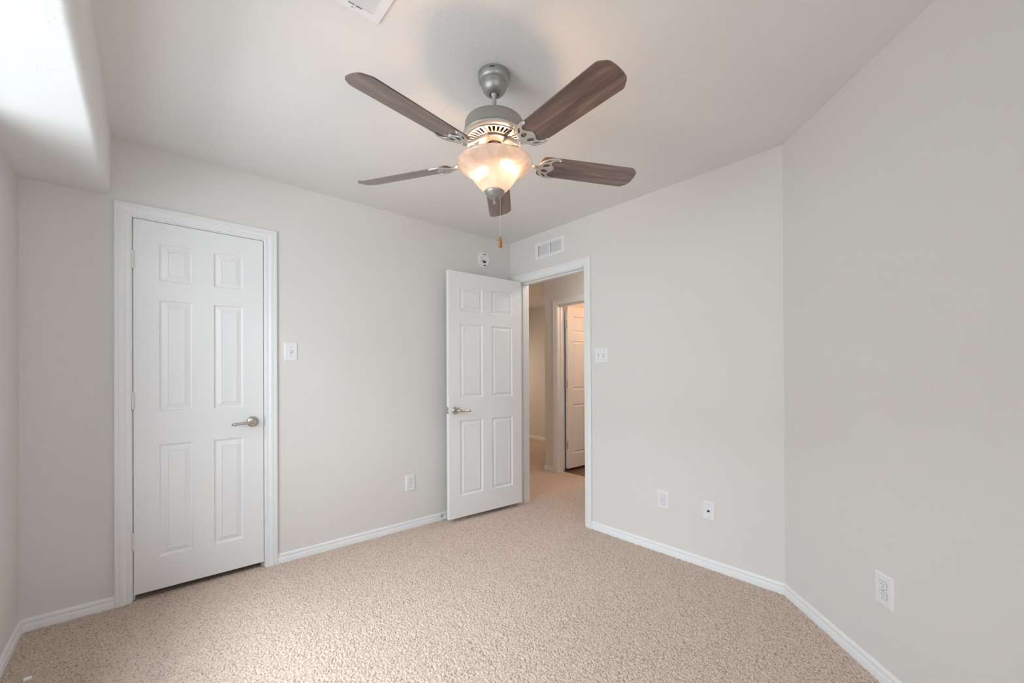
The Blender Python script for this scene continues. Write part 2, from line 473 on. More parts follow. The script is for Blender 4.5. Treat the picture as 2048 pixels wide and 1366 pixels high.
b = MB(); b.box(3.885, FX, 1.0, 3.58, -0.02, -0.001)
tag(b.build('floor_bathroom', M_tile), 'dark brown tile floor past the inner doorway', 'floor', kind='structure')

# ------------------------------------------------------------------ trim
CASING = [(0.0, 0.0), (0.0, 0.0085), (0.003, 0.0105), (0.010, 0.011), (0.021, 0.0098), (0.0235, 0.0125), (0.031, 0.0155),
          (0.040, 0.0165), (0.047, 0.0148), (0.0505, 0.0135), (0.0525, 0.0165), (0.062, 0.0172), (0.066, 0.0155), (0.066, 0.0)]
def casing(name, parent, x0, x1, z1, flip=False, ma=None):
    b = MB(); k = len(CASING); s = -1 if not flip else 1
    vs = []
    for u, t in CASING: vs.append((x0 - u, s * t, -0.008))
    for u, t in CASING: vs.append((x0 - u, s * t, z1 + u))
    for u, t in CASING: vs.append((x1 + u, s * t, z1 + u))
    for u, t in CASING: vs.append((x1 + u, s * t, -0.008))
    fs = [(r * k + j, r * k + j + 1, (r + 1) * k + j + 1, (r + 1) * k + j) for r in range(3) for j in range(k - 1)]
    fs += [tuple(range(k)), tuple(range(3 * k, 4 * k))[::-1]]
    b.add(vs, fs)
    return b.build(name, ma or M_trim, parent, auto=28)
def door_trim(name, label, loc, rz, x0, x1, z1, depth, stop_at, wall_gap=0.0185):
    """x0/x1/z1: faces of the jambs"""
    t = thing(name, label, 'door frame', loc, rz, kind='structure')
    casing('casing', t, x0 - 0.005, x1 + 0.005, z1 + 0.005)
    casing('casing', t, x0 - 0.005, x1 + 0.005, z1 + 0.005, flip=True).location = (0, depth, 0)
    j = MB()
    j.box(x0 - 0.0185, x0, 0.0, depth, -0.008, z1 + 0.0185); j.box(x1, x1 + 0.0185, 0.0, depth, -0.008, z1 + 0.0185)
    j.box(x0, x1, 0.0, depth, z1, z1 + 0.0185)
    j.build('jamb', M_trim, t)
    sm = MB()
    a, c_ = stop_at
    sm.box(x0, x0 + 0.010, a, c_, -0.008, z1 - 0.010); sm.box(x1 - 0.010, x1, a, c_, -0.008, z1 - 0.010); sm.box(x0, x1, a, c_, z1 - 0.010, z1)
    sm.build('door_stop_strip', M_trim, t)
    return t
t1 = door_trim('trim_1', 'white moulded door frame around the closed closet door', (0, A, 0), RZ_A, -0.0575, 0.5560, 2.0520, 0.12, (0.040, 0.075))
b = MB(); b.box(0.5555, 0.5590, -0.0100, 0.0, 0.890, 0.948); b.build('strike_plate', simple('painted_steel', (0.66, 0.66, 0.66), 0.4), t1)
JL, JR = 2.879, 2.110
t2 = door_trim('trim_2', 'white moulded door frame of the open doorway', (B, 0, 0), RZ_B, -JL, -JR, 2.0520, 0.12, (0.040, 0.075))
BJ = 3.4835
t3 = door_trim('trim_3', 'white door frame of the inner bathroom doorway', (HX, 0, 0), RZ_B, -BJ, -(BJ - 0.765), 2.0520, 0.12, (0.045, 0.080))

BASE = [(0.0, -0.008), (0.0125, -0.008), (0.0125, 0.0285), (0.0110, 0.0315), (0.0085, 0.0335), (0.0088, 0.0365), (0.0100, 0.0400),
        (0.0095, 0.0490), (0.0062, 0.0545), (0.0030, 0.0570), (0.0, 0.0575)]
def baseboards(poly, names, labels):
    """poly: plan points with the room on the left-hand side of travel"""
    P = [Vector(p) for p in poly]; n = len(P)
    dirs = [(P[i + 1] - P[i]).normalized() for i in range(n - 1)]
    nor = [Vector((-d.y, d.x)) for d in dirs]
    def off(i, t):
        if i == 0: return P[0] + nor[0] * t
        if i == n - 1: return P[-1] + nor[-1] * t
        a, c_ = nor[i - 1], nor[i]
        return P[i] + (a + c_) * (t / (1 + a.dot(c_)))
    for i, nm in enumerate(names):
        if nm is None: continue
        b = MB(); k = len(BASE)
        vs = [(*off(i, t), z) for t, z in BASE] + [(*off(i + 1, t), z) for t, z in BASE]
        fs = [(j, j + 1, k + j + 1, k + j) for j in range(k - 1)] + [tuple(range(k)), tuple(range(k, 2 * k))[::-1]]
        b.add(vs, fs)
        tag(b.build(nm, M_trim, auto=30), labels[i], 'baseboard', kind='structure')
baseboards([(B, 2.039), (CX, CY), (CX - 2.05, CY - 2.05)][::-1], ['baseboard_angled', 'baseboard_right'],
           ['white moulded baseboard along the angled right wall', 'white moulded baseboard right of the open doorway'])
baseboards([(D, FRONT), (D, A), (-0.1285, A)][::-1], ['baseboard_back', 'baseboard_left'],
           ['short white baseboard left of the closet door', 'white moulded baseboard along the left window wall'])
baseboards([(B, 2.952), (B, A), (0.627, A)], ['baseboard_corner', 'baseboard_center'],
           ['tiny white baseboard piece in the corner behind the open door', 'white moulded baseboard between closet door and open door'])
baseboards([(FX, 3.71), (FX, 6.4)], ['baseboard_hall_far'], ['white baseboard of the farthest wall through the doorway'])
baseboards([(HX, 3.553), (HX, HC), (FX, HC)], ['baseboard_hall', 'baseboard_hall_return'],
           ['short white baseboard beside the inner door frame', 'white baseboard on the hall return wall'])

# windows (outside the frame, left lets daylight in, rear is added for the fill light)
def window(name, label, loc, rz, x0, x1, z0, z1):
    t = thing(name, label, 'window', loc, rz, kind='structure')
    f = MB(); w = 0.045
    f.box(x0, x1, 0.05, 0.09, z0, z0 + w); f.box(x0, x1, 0.05, 0.09, z1 - w, z1)
    f.box(x0, x0 + w, 0.05, 0.09, z0 + w, z1 - w); f.box(x1 - w, x1, 0.05, 0.09, z0 + w, z1 - w)
    zm = (z0 + z1) / 2; f.box(x0 + w, x1 - w, 0.055, 0.085, zm - 0.02, zm + 0.02)
    f.build('window_frame', M_trim, t)
    p = MB(); p.box(x0 + w, x1 - w, 0.068, 0.072, z0 + w, zm - 0.02); p.build('pane', M_pane, t)
    p = MB(); p.box(x0 + w, x1 - w, 0.068, 0.072, zm + 0.02, z1 - w); p.build('pane', M_pane, t)
    s_ = MB(); s_.box(x0 - 0.03, x1 + 0.03, -0.03, 0.05, z0 - 0.02, z0); s_.build('window_sill', M_trim, t)
window('window_1', 'white framed window in the left wall', (D, 0, 0), RZ_D, 0.80, 2.30, 0.72, 2.12)
window('window_added', 'added white framed window behind the viewpoint, opening for the fill light', (0, FRONT, 0), RZ_F, -0.57, 0.33, 0.80, 2.10)

# ------------------------------------------------------------------ six-panel doors
RINGS = [(0.0, 0.0), (0.0045, 0.0075), (0.0115, 0.0100), (0.0375, 0.0014), (0.0390, 0.0046), (0.0420, 0.0046)]
PANEL_Z = [(0.177, 0.793), (0.978, 1.589), (1.695, 1.899)]
def slab_mesh(w, h=2.017, t=0.035, margin=0.107, mull=0.098):
    pw = (w - 2 * margin - mull) / 2
    px = [(margin, margin + pw), (margin + pw + mull, w - margin)]
    b = MB(); ch = 0.0016
    xs = [ch, px[0][0], px[0][1], px[1][0], px[1][1], w - ch]
    zs = [ch] + [z for p in PANEL_Z for z in p] + [h - ch]
    for side in (0, 1):
        Yf = (lambda d: d) if side == 0 else (lambda d: t - d)
        for i in range(5):
            for k in range(7):
                x0, x1, z0, z1 = xs[i], xs[i + 1], zs[k], zs[k + 1]
                if i in (1, 3) and k in (1, 3, 5):
                    R = [[(x0 + u, Yf(d), z0 + u), (x1 - u, Yf(d), z0 + u), (x1 - u, Yf(d), z1 - u), (x0 + u, Yf(d), z1 - u)] for u, d in RINGS]
                    for a in range(len(R) - 1):
                        b.add(R[a] + R[a + 1], [(j, (j + 1) % 4, 4 + (j + 1) % 4, 4 + j) for j in range(4)])
                    b.add(R[-1], [(0, 1, 2, 3)])
                else:
                    b.add([(x0, Yf(0), z0), (x1, Yf(0), z0), (x1, Yf(0), z1), (x0, Yf(0), z1)], [(0, 1, 2, 3)])
    # chamfered edges
    fr = [(ch, 0, ch), (w - ch, 0, ch), (w - ch, 0, h - ch), (ch, 0, h - ch)]
    md = [(0, ch, 0), (w, ch, 0), (w, ch, h), (0, ch, h)]
    m2 = [(x, t - ch, z) for x, y, z in md]; bk = [(x, t, z) for x, y, z in fr]
    b.add(fr + md + m2 + bk, [(r * 4 + j, r * 4 + (j + 1) % 4, r * 4 + 4 + (j + 1) % 4, r * 4 + 4 + j) for r in range(3) for j in range(4)])
    return b
def slab(name, w, parent=None):
    b = slab_mesh(w)
    me = bpy.data.meshes.new(name); me.from_pydata(b.v, [], b.f)
    bm = bmesh.new(); bm.from_mesh(me); bmesh.ops.remove_doubles(bm, verts=bm.verts[:], dist=1e-6)
    bmesh.ops.recalc_face_normals(bm, faces=bm.faces[:]); bm.to_mesh(me); bm.free()
    me.materials.append(M_door); o = bpy.data.objects.new(name, me); C.objects.link(o)
    if parent is not None: o.parent = parent
    return o
def lever_handle(parent, x, z, side=-1, toward=-1, yface=0.0):
    """side -1: stands out of the y=yface side; toward: lever direction along x"""
    h = bpy.data.objects.new('door_handle', None); C.objects.link(h); h.parent = parent; h.location = (x, yface, z); h.empty_display_size = 0.03
    h['label'] = 'satin nickel lever handle'
    Mx = Matrix.Rotation(-side * -PI / 2, 3, 'X')
    ro = MB(); ro.lathe([(0.0, 0.013), (0.012, 0.013), (0.018, 0.0125), (0.026, 0.0105), (0.031, 0.0065), (0.033, 0.002), (0.033, 0.0)], 36, M=Matrix.Rotation(PI / 2 * (1 if side < 0 else -1), 3, 'X'))
    ro.build('rosette', M_nickel, h, smooth=True)
    s = side; l = MB()
    l.tube([(0, s * 0.010, 0), (0, s * 0.030, 0), (0, s * 0.045, 0), (toward * 0.004, s * 0.055, 0), (toward * 0.014, s * 0.0595, -0.001),
            (toward * 0.030, s * 0.060, -0.0015), (toward * 0.060, s * 0.061, -0.003), (toward * 0.085, s * 0.061, -0.005),
            (toward * 0.100, s * 0.060, -0.0062), (toward * 0.108, s * 0.055, -0.0068), (toward * 0.110, s * 0.048, -0.007)],
           [0.0125, 0.0120, 0.0120, 0.0120, (0.0110, 0.0110), (0.0090, 0.0100), (0.0070, 0.0085), (0.0065, 0.0080), (0.0068, 0.0085), (0.0068, 0.0088), (0.0060, 0.0080)], 16)
    l.build('lever', M_nickel, h, smooth=True)
    return h
def hinge(parent, x, y, z, ma, leaf=None):
    b = MB(); hh = 0.0445
    b.lathe([(0.0, -hh - 0.004), (0.0045, -hh - 0.003), (0.0065, -hh), (0.0068, -hh + 0.001), (0.0068, -0.0275), (0.0062, -0.0270), (0.0062, -0.0262), (0.0068, -0.0257),
             (0.0068, -0.0094), (0.0062, -0.0089), (0.0062, -0.0081), (0.0068, -0.0076), (0.0068, 0.0076), (0.0062, 0.0081), (0.0062, 0.0089), (0.0068, 0.0094),
             (0.0068, 0.0257), (0.0062, 0.0262), (0.0062, 0.0270), (0.0068, 0.0275), (0.0068, hh - 0.001), (0.0065, hh), (0.0045, hh + 0.003), (0.0, hh + 0.004)], 14, c=(x, y, z))
    if leaf: b.box(*leaf, z - hh, z + hh)
    return b.build('hinge', ma, parent, auto=40)

M_hinge = simple('painted_hinge', (0.72, 0.71, 0.70), 0.4)
# closet door, closed
d1 = thing('door_1', 'closed narrow white six-panel closet door left of the light switch', 'door', (-0.0545, A - 0.001, 0.032), 0.0, kind='structure')
slab('door_slab', 0.6075, d1)
lever_handle(d1, 0.548, 0.886, -1, -1)
for z in (1.795, 1.041, 0.288): hinge(d1, -0.0015, -0.0062, z, M_hinge, (-0.004, 0.004, -0.004, 0.012))
# bedroom door, swung open into the room
ang = math.atan2(2.8595 - 2.823, 1.826 - 2.588)
W2 = 0.763
fx, fy = 1.826, 2.8590        # free end of the face turned to the room
d2 = thing('door_2', 'open white six-panel door standing in front of the back wall', 'door', (fx, fy, 0.033), math.atan2(2.8235 - 2.8590, 2.588 - 1.826), kind='structure')
slab('door_slab', W2, d2)
lever_handle(d2, 0.062, 0.880, -1, 1)
lever_handle(d2, 0.062, 0.880, 1, 1, 0.035)
b = MB(); b.box(-0.0012, 0.0005, 0.0055, 0.0295, 0.852, 0.908); b.build('latch_plate', M_nickel, d2)
b = MB(); b.tube([(0.0, 0.0175, 0.880), (-0.006, 0.0175, 0.880), (-0.010, 0.0170, 0.880)], [0.0085, 0.0085, 0.006], 12); b.build('latch_bolt', M_steel, d2)
for z in (1.795, 1.041, 0.288): hinge(d2, W2 + 0.004, 0.041, z, M_hinge, (W2 - 0.001, W2 + 0.003, 0.010, 0.041))
# bathroom door, swung open away from the hall
d3 = thing('door_3', 'warmly lit white six-panel door in the inner bathroom doorway', 'door', (HX + 0.127, BJ - 0.048, 0.033), 0.0, kind='structure')
slab('door_slab', 0.755, d3)
for z in (1.795, 1.041, 0.288): hinge(d3, -0.004, 0.030, z, M_silver, (-0.0035, 0.0, 0.001, 0.030))

# ------------------------------------------------------------------ wall plates
def plate(parent, w, h, t=0.006):
    b = MB(); i = 0.0045
    fr = [(-w / 2 + i, -t, -h / 2 + i), (w / 2 - i, -t, -h / 2 + i), (w / 2 - i, -t, h / 2 - i), (-w / 2 + i, -t, h / 2 - i)]
    md = [(-w / 2 + 0.001, -t * 0.6, -h / 2 + 0.001), (w / 2 - 0.001, -t * 0.6, -h / 2 + 0.001), (w / 2 - 0.001, -t * 0.6, h / 2 - 0.001), (-w / 2 + 0.001, -t * 0.6, h / 2 - 0.001)]
    bk = [(-w / 2, 0, -h / 2), (w / 2, 0, -h / 2), (w / 2, 0, h / 2), (-w / 2, 0, h / 2)]
    b.add(fr + md + bk, [(0, 1, 2, 3)] + [(r * 4 + j, r * 4 + (j + 1) % 4, r * 4 + 4 + (j + 1) % 4, r * 4 + 4 + j) for r in range(2) for j in range(4)])
    return b.build('cover_plate', M_plastic, parent)
RX = Matrix.Rotation(PI / 2, 3, 'X')
def screw(parent, x, z, y=-0.006, r=0.0032, ma=None):
    b = MB(); b.lathe([(0.0, 0.0012), (r * 0.6, 0.0010), (r, 0.0002), (r, -0.001)], 12, c=(x, y, z), M=RX)
    return b.build('screw', ma or M_screw, parent, smooth=True)
def outlet(label, loc, rz, w=0.082, h=0.124):
    t = thing('wall_outlet', label, 'outlet', loc, rz, 'duplex wall outlets')
    plate(t, w, h)
    for s in (1, -1):
        zc = s * 0.0195
        ol = []
        for j in range(40):
            a = 2 * PI * j / 40
            ol.append((max(-0.0172, min(0.0172, 0.0205 * math.cos(a))), max(-0.0142, min(0.0142, 0.0172 * math.sin(a)))))
        n = len(ol); b = MB()
        b.add([(x, -0.0060, zc + z) for x, z in ol] + [(x * 0.97, -0.0080, zc + z * 0.97) for x, z in ol],
              [(j, (j + 1) % n, n + (j + 1) % n, n + j) for j in range(n)] + [tuple(range(n, 2 * n))])
        r = b.build('receptacle', M_plastic, t)
        g = MB(); g.tube([(x * 1.06, -0.0060, zc + z * 1.06) for x, z in ol] + [(ol[0][0] * 1.06, -0.006, zc + ol[0][1] * 1.06)], 0.0007, 5); g.build('receptacle_gap', M_slot, r)
        for (sx, sz, hw, hh) in ((-0.0063, 0.004, 0.0011, 0.0042), (0.0063, 0.004, 0.0011, 0.0034)):
            q = MB(); q.box(sx - hw, sx + hw, -0.0083, -0.0075, zc + sz - hh, zc + sz + hh); q.build('slot', M_slot, r)
        q = MB(); q.lathe([(0.0, 0.0003), (0.0024, 0.0003), (0.0024, -0.0005)], 12, c=(0, -0.0080, zc - 0.0075), M=RX); q.build('ground_hole', M_slot, r)
    screw(t, 0, 0)
    return t
outlet('white duplex outlet on the back wall, left of the open door', (1.562, A, 0.353), RZ_A, 0.080, 0.126)
outlet('white duplex outlet right of the doorway, left of the cable plate', (B, 1.4465, 0.356), RZ_B, 0.086, 0.120)
kC = (CX - 2.1478) * math.sqrt(2)
outlet('white duplex outlet low on the angled right wall, nearest one', (2.1478, CY - (CX - 2.1478), 0.3595), RZ_C, 0.0843, 0.124)
def toggle_switch(label, loc, rz, w, h, xs, ups):
    t = thing('light_switch', label, 'light switch', loc, rz)
    plate(t, w, h)
    for x, up in zip(xs, ups):
        b = MB(); b.box(x - 0.0052, x + 0.0052, -0.0065, -0.0060, -0.0120, 0.0120); b.build('toggle_slot', M_slot, t)
        b = MB(); z0 = 0.0; dz = 0.011 * up
        b.add([(x - 0.0045, -0.006, -0.0085), (x + 0.0045, -0.006, -0.0085), (x + 0.0045, -0.006, 0.0085), (x - 0.0045, -0.006, 0.0085),
               (x - 0.0036, -0.0185, dz - 0.0035), (x + 0.0036, -0.0185, dz - 0.0035), (x + 0.0036, -0.0175, dz + 0.0035), (x - 0.0036, -0.0175, dz + 0.0035)],
              [(0, 1, 2, 3), (4, 5, 6, 7), (0, 1, 5, 4), (1, 2, 6, 5), (2, 3, 7, 6), (3, 0, 4, 7)])
        b.build('toggle', M_plastic, t, bevel=0.0008)
        screw(t, x, 0.0302); screw(t, x, -0.0302)
    return t
toggle_switch('white single light switch just right of the closet door frame', (0.7097, A, 1.358), RZ_A, 0.079, 0.121, [0.0], [1])
toggle_switch('white double light switch right of the open doorway', (B, 1.947, 1.3435), RZ_B, 0.119, 0.116, [-0.023, 0.023], [-1, 1])
t = thing('cable_outlet', 'white cable jack plate low on the doorway wall, right of the outlet', 'cable jack', (B, 1.1428, 0.3535), RZ_B)
plate(t, 0.0735, 0.114)
b = MB(); b.lathe([(0.0075, 0.0), (0.0075, 0.002), (0.0055, 0.0025), (0.0055, 0.0042), (0.0047, 0.0045), (0.0047, 0.0125), (0.0030, 0.0125), (0.0030, 0.0090), (0.0, 0.0090)], 18, c=(0, -0.006, 0), M=RX)
b.build('coaxial_connector', simple('dark_connector', (0.14, 0.13, 0.12), 0.35, 0.8), t, auto=40)
screw(t, 0, 0.0415); screw(t, 0, -0.0415)

# smoke alarm mounting plate
t = thing('alarm_bracket', 'round white smoke alarm mounting plate above the open door', 'smoke alarm base', (2.3025, A, 2.2405), RZ_A)
b = MB(); b.lathe([(0.0, 0.008), (0.030, 0.008), (0.033, 0.009), (0.044, 0.009), (0.047, 0.0125), (0.053, 0.0125), (0.055, 0.009), (0.060, 0.0085), (0.065, 0.007), (0.0685, 0.004), (0.070, 0.0)], 56, M=RX)
b.build('mounting_plate', M_plastic, t, auto=30)
cr = [(0.020 * math.cos(a), 0.022 * math.sin(a)) for a in [PI + 0.35 + (PI - 0.7) * k / 14 for k in range(15)]] + [(0.020, 0.006), (0.012, -0.004), (0.004, -0.001), (-0.006, -0.004), (-0.020, 0.006)]
o = flat_shape('wire_opening', [cr], 0.001, 0.0, M_dark, t); o.rotation_euler = (PI / 2, 0, 0); o.location = (-0.002, -0.0087, -0.006)
for z in (0.049, -0.049):
    b = MB(); b.box(-0.013, 0.011, -0.0133, -0.0120, z - 0.0035, z + 0.0035); b.build('screw_slot', M_dark, t)
b = MB(); b.lathe([(0.0, 0.0126), (0.012, 0.0126), (0.015, 0.008)], 20, c=(0.004, 0, 0.014), M=RX); b.build('centre_boss', M_plastic, t, auto=40)

# return air grille over the doorway
t = thing('wall_vent', 'white louvred air grille on the wall above the doorway', 'air vent', (B, 2.4805, 2.2895), RZ_B)
w, h = 0.350, 0.143
fr = MB(); y0 = -0.008
holes = [(-0.135, -0.008), (0.008, 0.135)]; hz = 0.0475
fr.box(-w / 2, w / 2, y0, 0, hz, h / 2); fr.box(-w / 2, w / 2, y0, 0, -h / 2, -hz)
fr.box(-w / 2, holes[0][0], y0, 0, -hz, hz); fr.box(holes[0][1], holes[1][0], y0, 0, -hz, hz); fr.box(holes[1][1], w / 2, y0, 0, -hz, hz)
fr.build('grille_frame', M_plastic, t)
b = MB(); b.box(-0.140, 0.140, -0.0012, -0.0002, -0.05, 0.05); b.build('duct_opening', M_dark, t)
for hx in holes:
    for k in range(8):
        z = -hz + (k + 0.5) * 2 * hz / 8
        b = MB(); b.add([(hx[0] + 0.006, -0.0085, z + 0.0046), (hx[1], -0.0085, z + 0.0046), (hx[1], -0.0020, z - 0.0030), (hx[0] + 0.006, -0.0020, z - 0.0030),
                         (hx[0] + 0.006, -0.0085, z + 0.0038), (hx[1], -0.0085, z + 0.0038), (hx[1], -0.0024, z - 0.0036), (hx[0] + 0.006, -0.0024, z - 0.0036)],
                        [(0, 1, 2, 3), (7, 6, 5, 4), (0, 4, 5, 1), (1, 5, 6, 2), (2, 6, 7, 3), (3, 7, 4, 0)])
        b.build('louver', M_plastic, t)
screw(t, -0.160, 0, -0.008); screw(t, 0.160, 0, -0.008)

# ceiling register
t = thing('ceiling_vent', 'white louvred register on the ceiling at the top edge', 'air vent', (0.617, 1.418, CEIL), 0.0)
fr = MB(); L, Wd, bd = 0.36, 0.205, 0.030
for (x0, x1, y0, y1) in ((-L, 0, -bd, 0), (-L, 0, -Wd, -Wd + bd), (-bd, 0, -Wd + bd, -bd), (-L, -L + bd, -Wd + bd, -bd)):
    fr.box(x0, x1, y0, y1, -0.007, 0.0)
fr.build('register_frame', M_plastic, t)
b = MB(); b.box(-L + bd, -bd, -Wd + bd, -bd, -0.0012, -0.0003); b.build('duct_opening', M_duct, t)
n = 11
for k in range(n):
    y = -bd - (k + 0.5) * (Wd - 2 * bd) / n
    b = MB(); dy = -0.0036
    b.add([(-L + bd, y - dy, -0.0082), (-bd, y - dy, -0.0082), (-bd, y + dy, -0.0022), (-L + bd, y + dy, -0.0022),
           (-L + bd, y - dy + 0.0006, -0.0074), (-bd, y - dy + 0.0006, -0.0074), (-bd, y + dy + 0.0006, -0.0014), (-L + bd, y + dy + 0.0006, -0.0014)],
          [(0, 1, 2, 3), (7, 6, 5, 4), (0, 4, 5, 1), (1, 5, 6, 2), (2, 6, 7, 3), (3, 7, 4, 0)])
    b.build('louver', M_plastic, t)
b = MB(); b.lathe([(0.0, -0.0086), (0.0032, -0.0082), (0.0034, -0.006)], 12, c=(-0.095, -0.013, 0)); b.build('screw', M_screw, t, smooth=True)
b = MB(); b.box(-0.112, -0.066, -0.0265, -0.0235, -0.0074, -0.0068); b.build('lever_slot', M_dark, t)
b = MB(); b.box(-0.092, -0.086, -0.0275, -0.0225, -0.0150, -0.0070); b.build('damper_lever', M_plastic, t)

# ------------------------------------------------------------------ door stops on the baseboards
def door_stop(label, loc, rz, L, tip_len=0.018):
    t = thing('door_stop', label, 'door stop', loc, rz)
    b = MB(); b.lathe([(0.0, 0.010), (0.006, 0.010), (0.0105, 0.006), (0.0125, 0.0), (0.0, 0.0)], 20, M=RX); b.build('base', M_steel, t, auto=35)
    b = MB(); b.tube([(0, -0.008, 0), (0, -L, 0)], 0.0035, 12); b.build('rod', M_nickel, t, auto=40)
    b = MB(); b.lathe([(0.0, L + tip_len), (0.0055, L + tip_len), (0.0072, L + tip_len - 0.002), (0.0072, L - 0.002), (0.0, L - 0.002)], 18, M=RX); b.build('rubber_tip', M_rubber, t, auto=35)
    return t
door_stop('white tipped metal door stop at the bottom left corner', (D + 0.0115, 2.432, 0.044), RZ_D, 0.088, 0.019)
door_stop('metal door stop on the baseboard behind the open door', (1.833, A - 0.0115, 0.037), RZ_A, 0.058, 0.014)

# ------------------------------------------------------------------ ceiling fan
fcx, fcy = 1.0905, 1.3501
fan = thing('ceiling_fan', 'lit five-blade ceiling fan with walnut blades and frosted glass bowl', 'ceiling fan', (fcx, fcy, 0))
b = MB(); b.lathe([(0.0, 2.45), (0.0660, 2.45), (0.0665, 2.444), (0.0663, 2.434), (0.0645, 2.424), (0.0600, 2.4165), (0.0535, 2.413), (0.0525, 2.409), (0.0527, 2.402),
                   (0.0505, 2.393), (0.0450, 2.381), (0.0360, 2.3715), (0.0270, 2.367), (0.0190, 2.366), (0.0175, 2.370), (0.0165, 2.385)], 56)
can = b.build('canopy', M_pewter, fan, auto=35)
dv = -F0
b = MB()
pa = [Vector((dv.x * 0.0662 + R0.x * u, dv.y * 0.0662 + R0.y * u, 0)) for u in (-0.014, 0.006)]
b.tube([(pa[0].x, pa[0].y, 2.4385), ((pa[0].x + pa[1].x) / 2 + dv.x * 0.001, (pa[0].y + pa[1].y) / 2 + dv.y * 0.001, 2.4385), (pa[1].x, pa[1].y, 2.4385)], 0.0016, 8)
b.build('canopy_slot', M_dark, can)
b = MB(); b.lathe([(0.0, 2.392), (0.010, 2.390), (0.0155, 2.381), (0.0160, 2.372), (0.0125, 2.362), (0.0095, 2.358), (0.0095, 2.276), (0.0150, 2.272), (0.0165, 2.266), (0.0165, 2.258)], 28)
b.build('downrod', M_pewter, fan, auto=40)
b = MB(); b.lathe([(0.0, 2.263), (0.045, 2.262), (0.085, 2.259), (0.107, 2.255), (0.1175, 2.249), (0.1215, 2.241), (0.1235, 2.216), (0.1255, 2.199), (0.1290, 2.1960),
                   (0.1308, 2.1905), (0.1290, 2.1870), (0.1150, 2.1870), (0.1150, 2.192)], 80)
mot = b.build('motor_housing', M_pewter, fan, auto=35)
b = MB(); b.lathe([(0.1290, 2.1880), (0.1312, 2.1865), (0.1312, 2.1835), (0.1295, 2.1812), (0.1240, 2.1775), (0.1170, 2.1745), (0.1150, 2.1745), (0.1150, 2.1870)], 80)
b.build('motor_ring', M_silver, mot, auto=35)
# vented under-plate
loops = [[(0.1165 * math.cos(2 * PI * k / 96), 0.1165 * math.sin(2 * PI * k / 96)) for k in range(96)],
         [(0.040 * math.cos(2 * PI * k / 48), 0.040 * math.sin(2 * PI * k / 48)) for k in range(48)]]
ns = 36
for k in range(ns):
    a = 2 * PI * k / ns
    if k % 7.2 > 6.3: continue
    r0, r1, hw = 0.079, 0.106, 0.0052
    lp = [(r0, -hw * 0.75)] + [(r1 + hw * math.sin(q), -hw * math.cos(q)) for q in [PI * j / 6 for j in range(7)]] + [(r0 - hw * 0.7 * math.sin(q), hw * 0.75 * math.cos(q)) for q in [PI * j / 6 for j in range(7)]]
    loops.append([(x * math.cos(a) - y * math.sin(a), x * math.sin(a) + y * math.cos(a)) for x, y in lp])
o = flat_shape('vent_plate', loops, 0.004, 0.0008, M_silver, mot, 1); o.location = (0, 0, 2.1725)
b = MB(); b.lathe([(0.0, 2.194), (0.112, 2.194), (0.112, 2.190), (0.0, 2.190)], 48); b.build('motor_core', simple('motor_core', (0.22, 0.18, 0.15), 0.5, 0.6), mot)
# flywheel and neck of the light kit
b = MB(); b.lathe([(0.030, 2.1700), (0.062, 2.1700), (0.0665, 2.1670), (0.0665, 2.1620), (0.0630, 2.1590), (0.0330, 2.1590), (0.030, 2.1610), (0.030, 2.1700)], 56); b.build('flywheel', M_silver, fan, auto=35)
b = MB(); b.lathe([(0.0, 2.190), (0.0170, 2.190), (0.0170, 2.150), (0.0145, 2.146), (0.0145, 2.112), (0.0380, 2.108), (0.0400, 2.104), (0.0400, 2.090), (0.0360, 2.087), (0.0, 2.087)], 40)
b.build('light_fitter', simple('bronze_fitter', (0.30, 0.24, 0.19), 0.45, 0.7), fan, auto=35)
b = MB(); b.tube([(0, 0, 2.088), (0, 0, 1.930)], 0.0045, 12); b.build('centre_stem', M_silver, fan)

# blades with their scrolled brackets
TX, TY, ZBL = 0.0314, 0.0212, 2.0951
out_half = [(0.198, 0.040), (0.206, 0.0525), (0.225, 0.0575), (0.420, 0.0605), (0.628, 0.0625), (0.6575, 0.0400), (0.6620, 0.012)]
blade_outline = rounded(out_half + [(x, -y) for x, y in reversed(out_half)], 0.010, 4)
iron_out = [(0.284, 0.0560), (0.268, 0.0625), (0.244, 0.0610), (0.222, 0.0520), (0.206, 0.0370), (0.196, 0.0200), (0.184, 0.0110), (0.170, 0.0085)]
iron_in = [(0.280, 0.0515), (0.264, 0.0500), (0.250, 0.0430), (0.246, 0.0330), (0.250, 0.0235), (0.258, 0.0140), (0.264, 0.0050)]
iron_loop = smooth_loop(iron_out + [(x, -y) for x, y in reversed(iron_out)] + [(x, -y) for x, y in iron_in] + [(x, y) for x, y in reversed(iron_in)], 4)
hole_a = smooth_loop([(0.246, 0.0530), (0.234, 0.0490), (0.222, 0.0390), (0.220, 0.0330), (0.230, 0.0370), (0.238, 0.0440)], 3)
hole_b = smooth_loop([(0.244, 0.0180), (0.234, 0.0260), (0.220, 0.0240), (0.212, 0.0140), (0.216, 0.0070), (0.232, 0.0080)], 3)
first = None
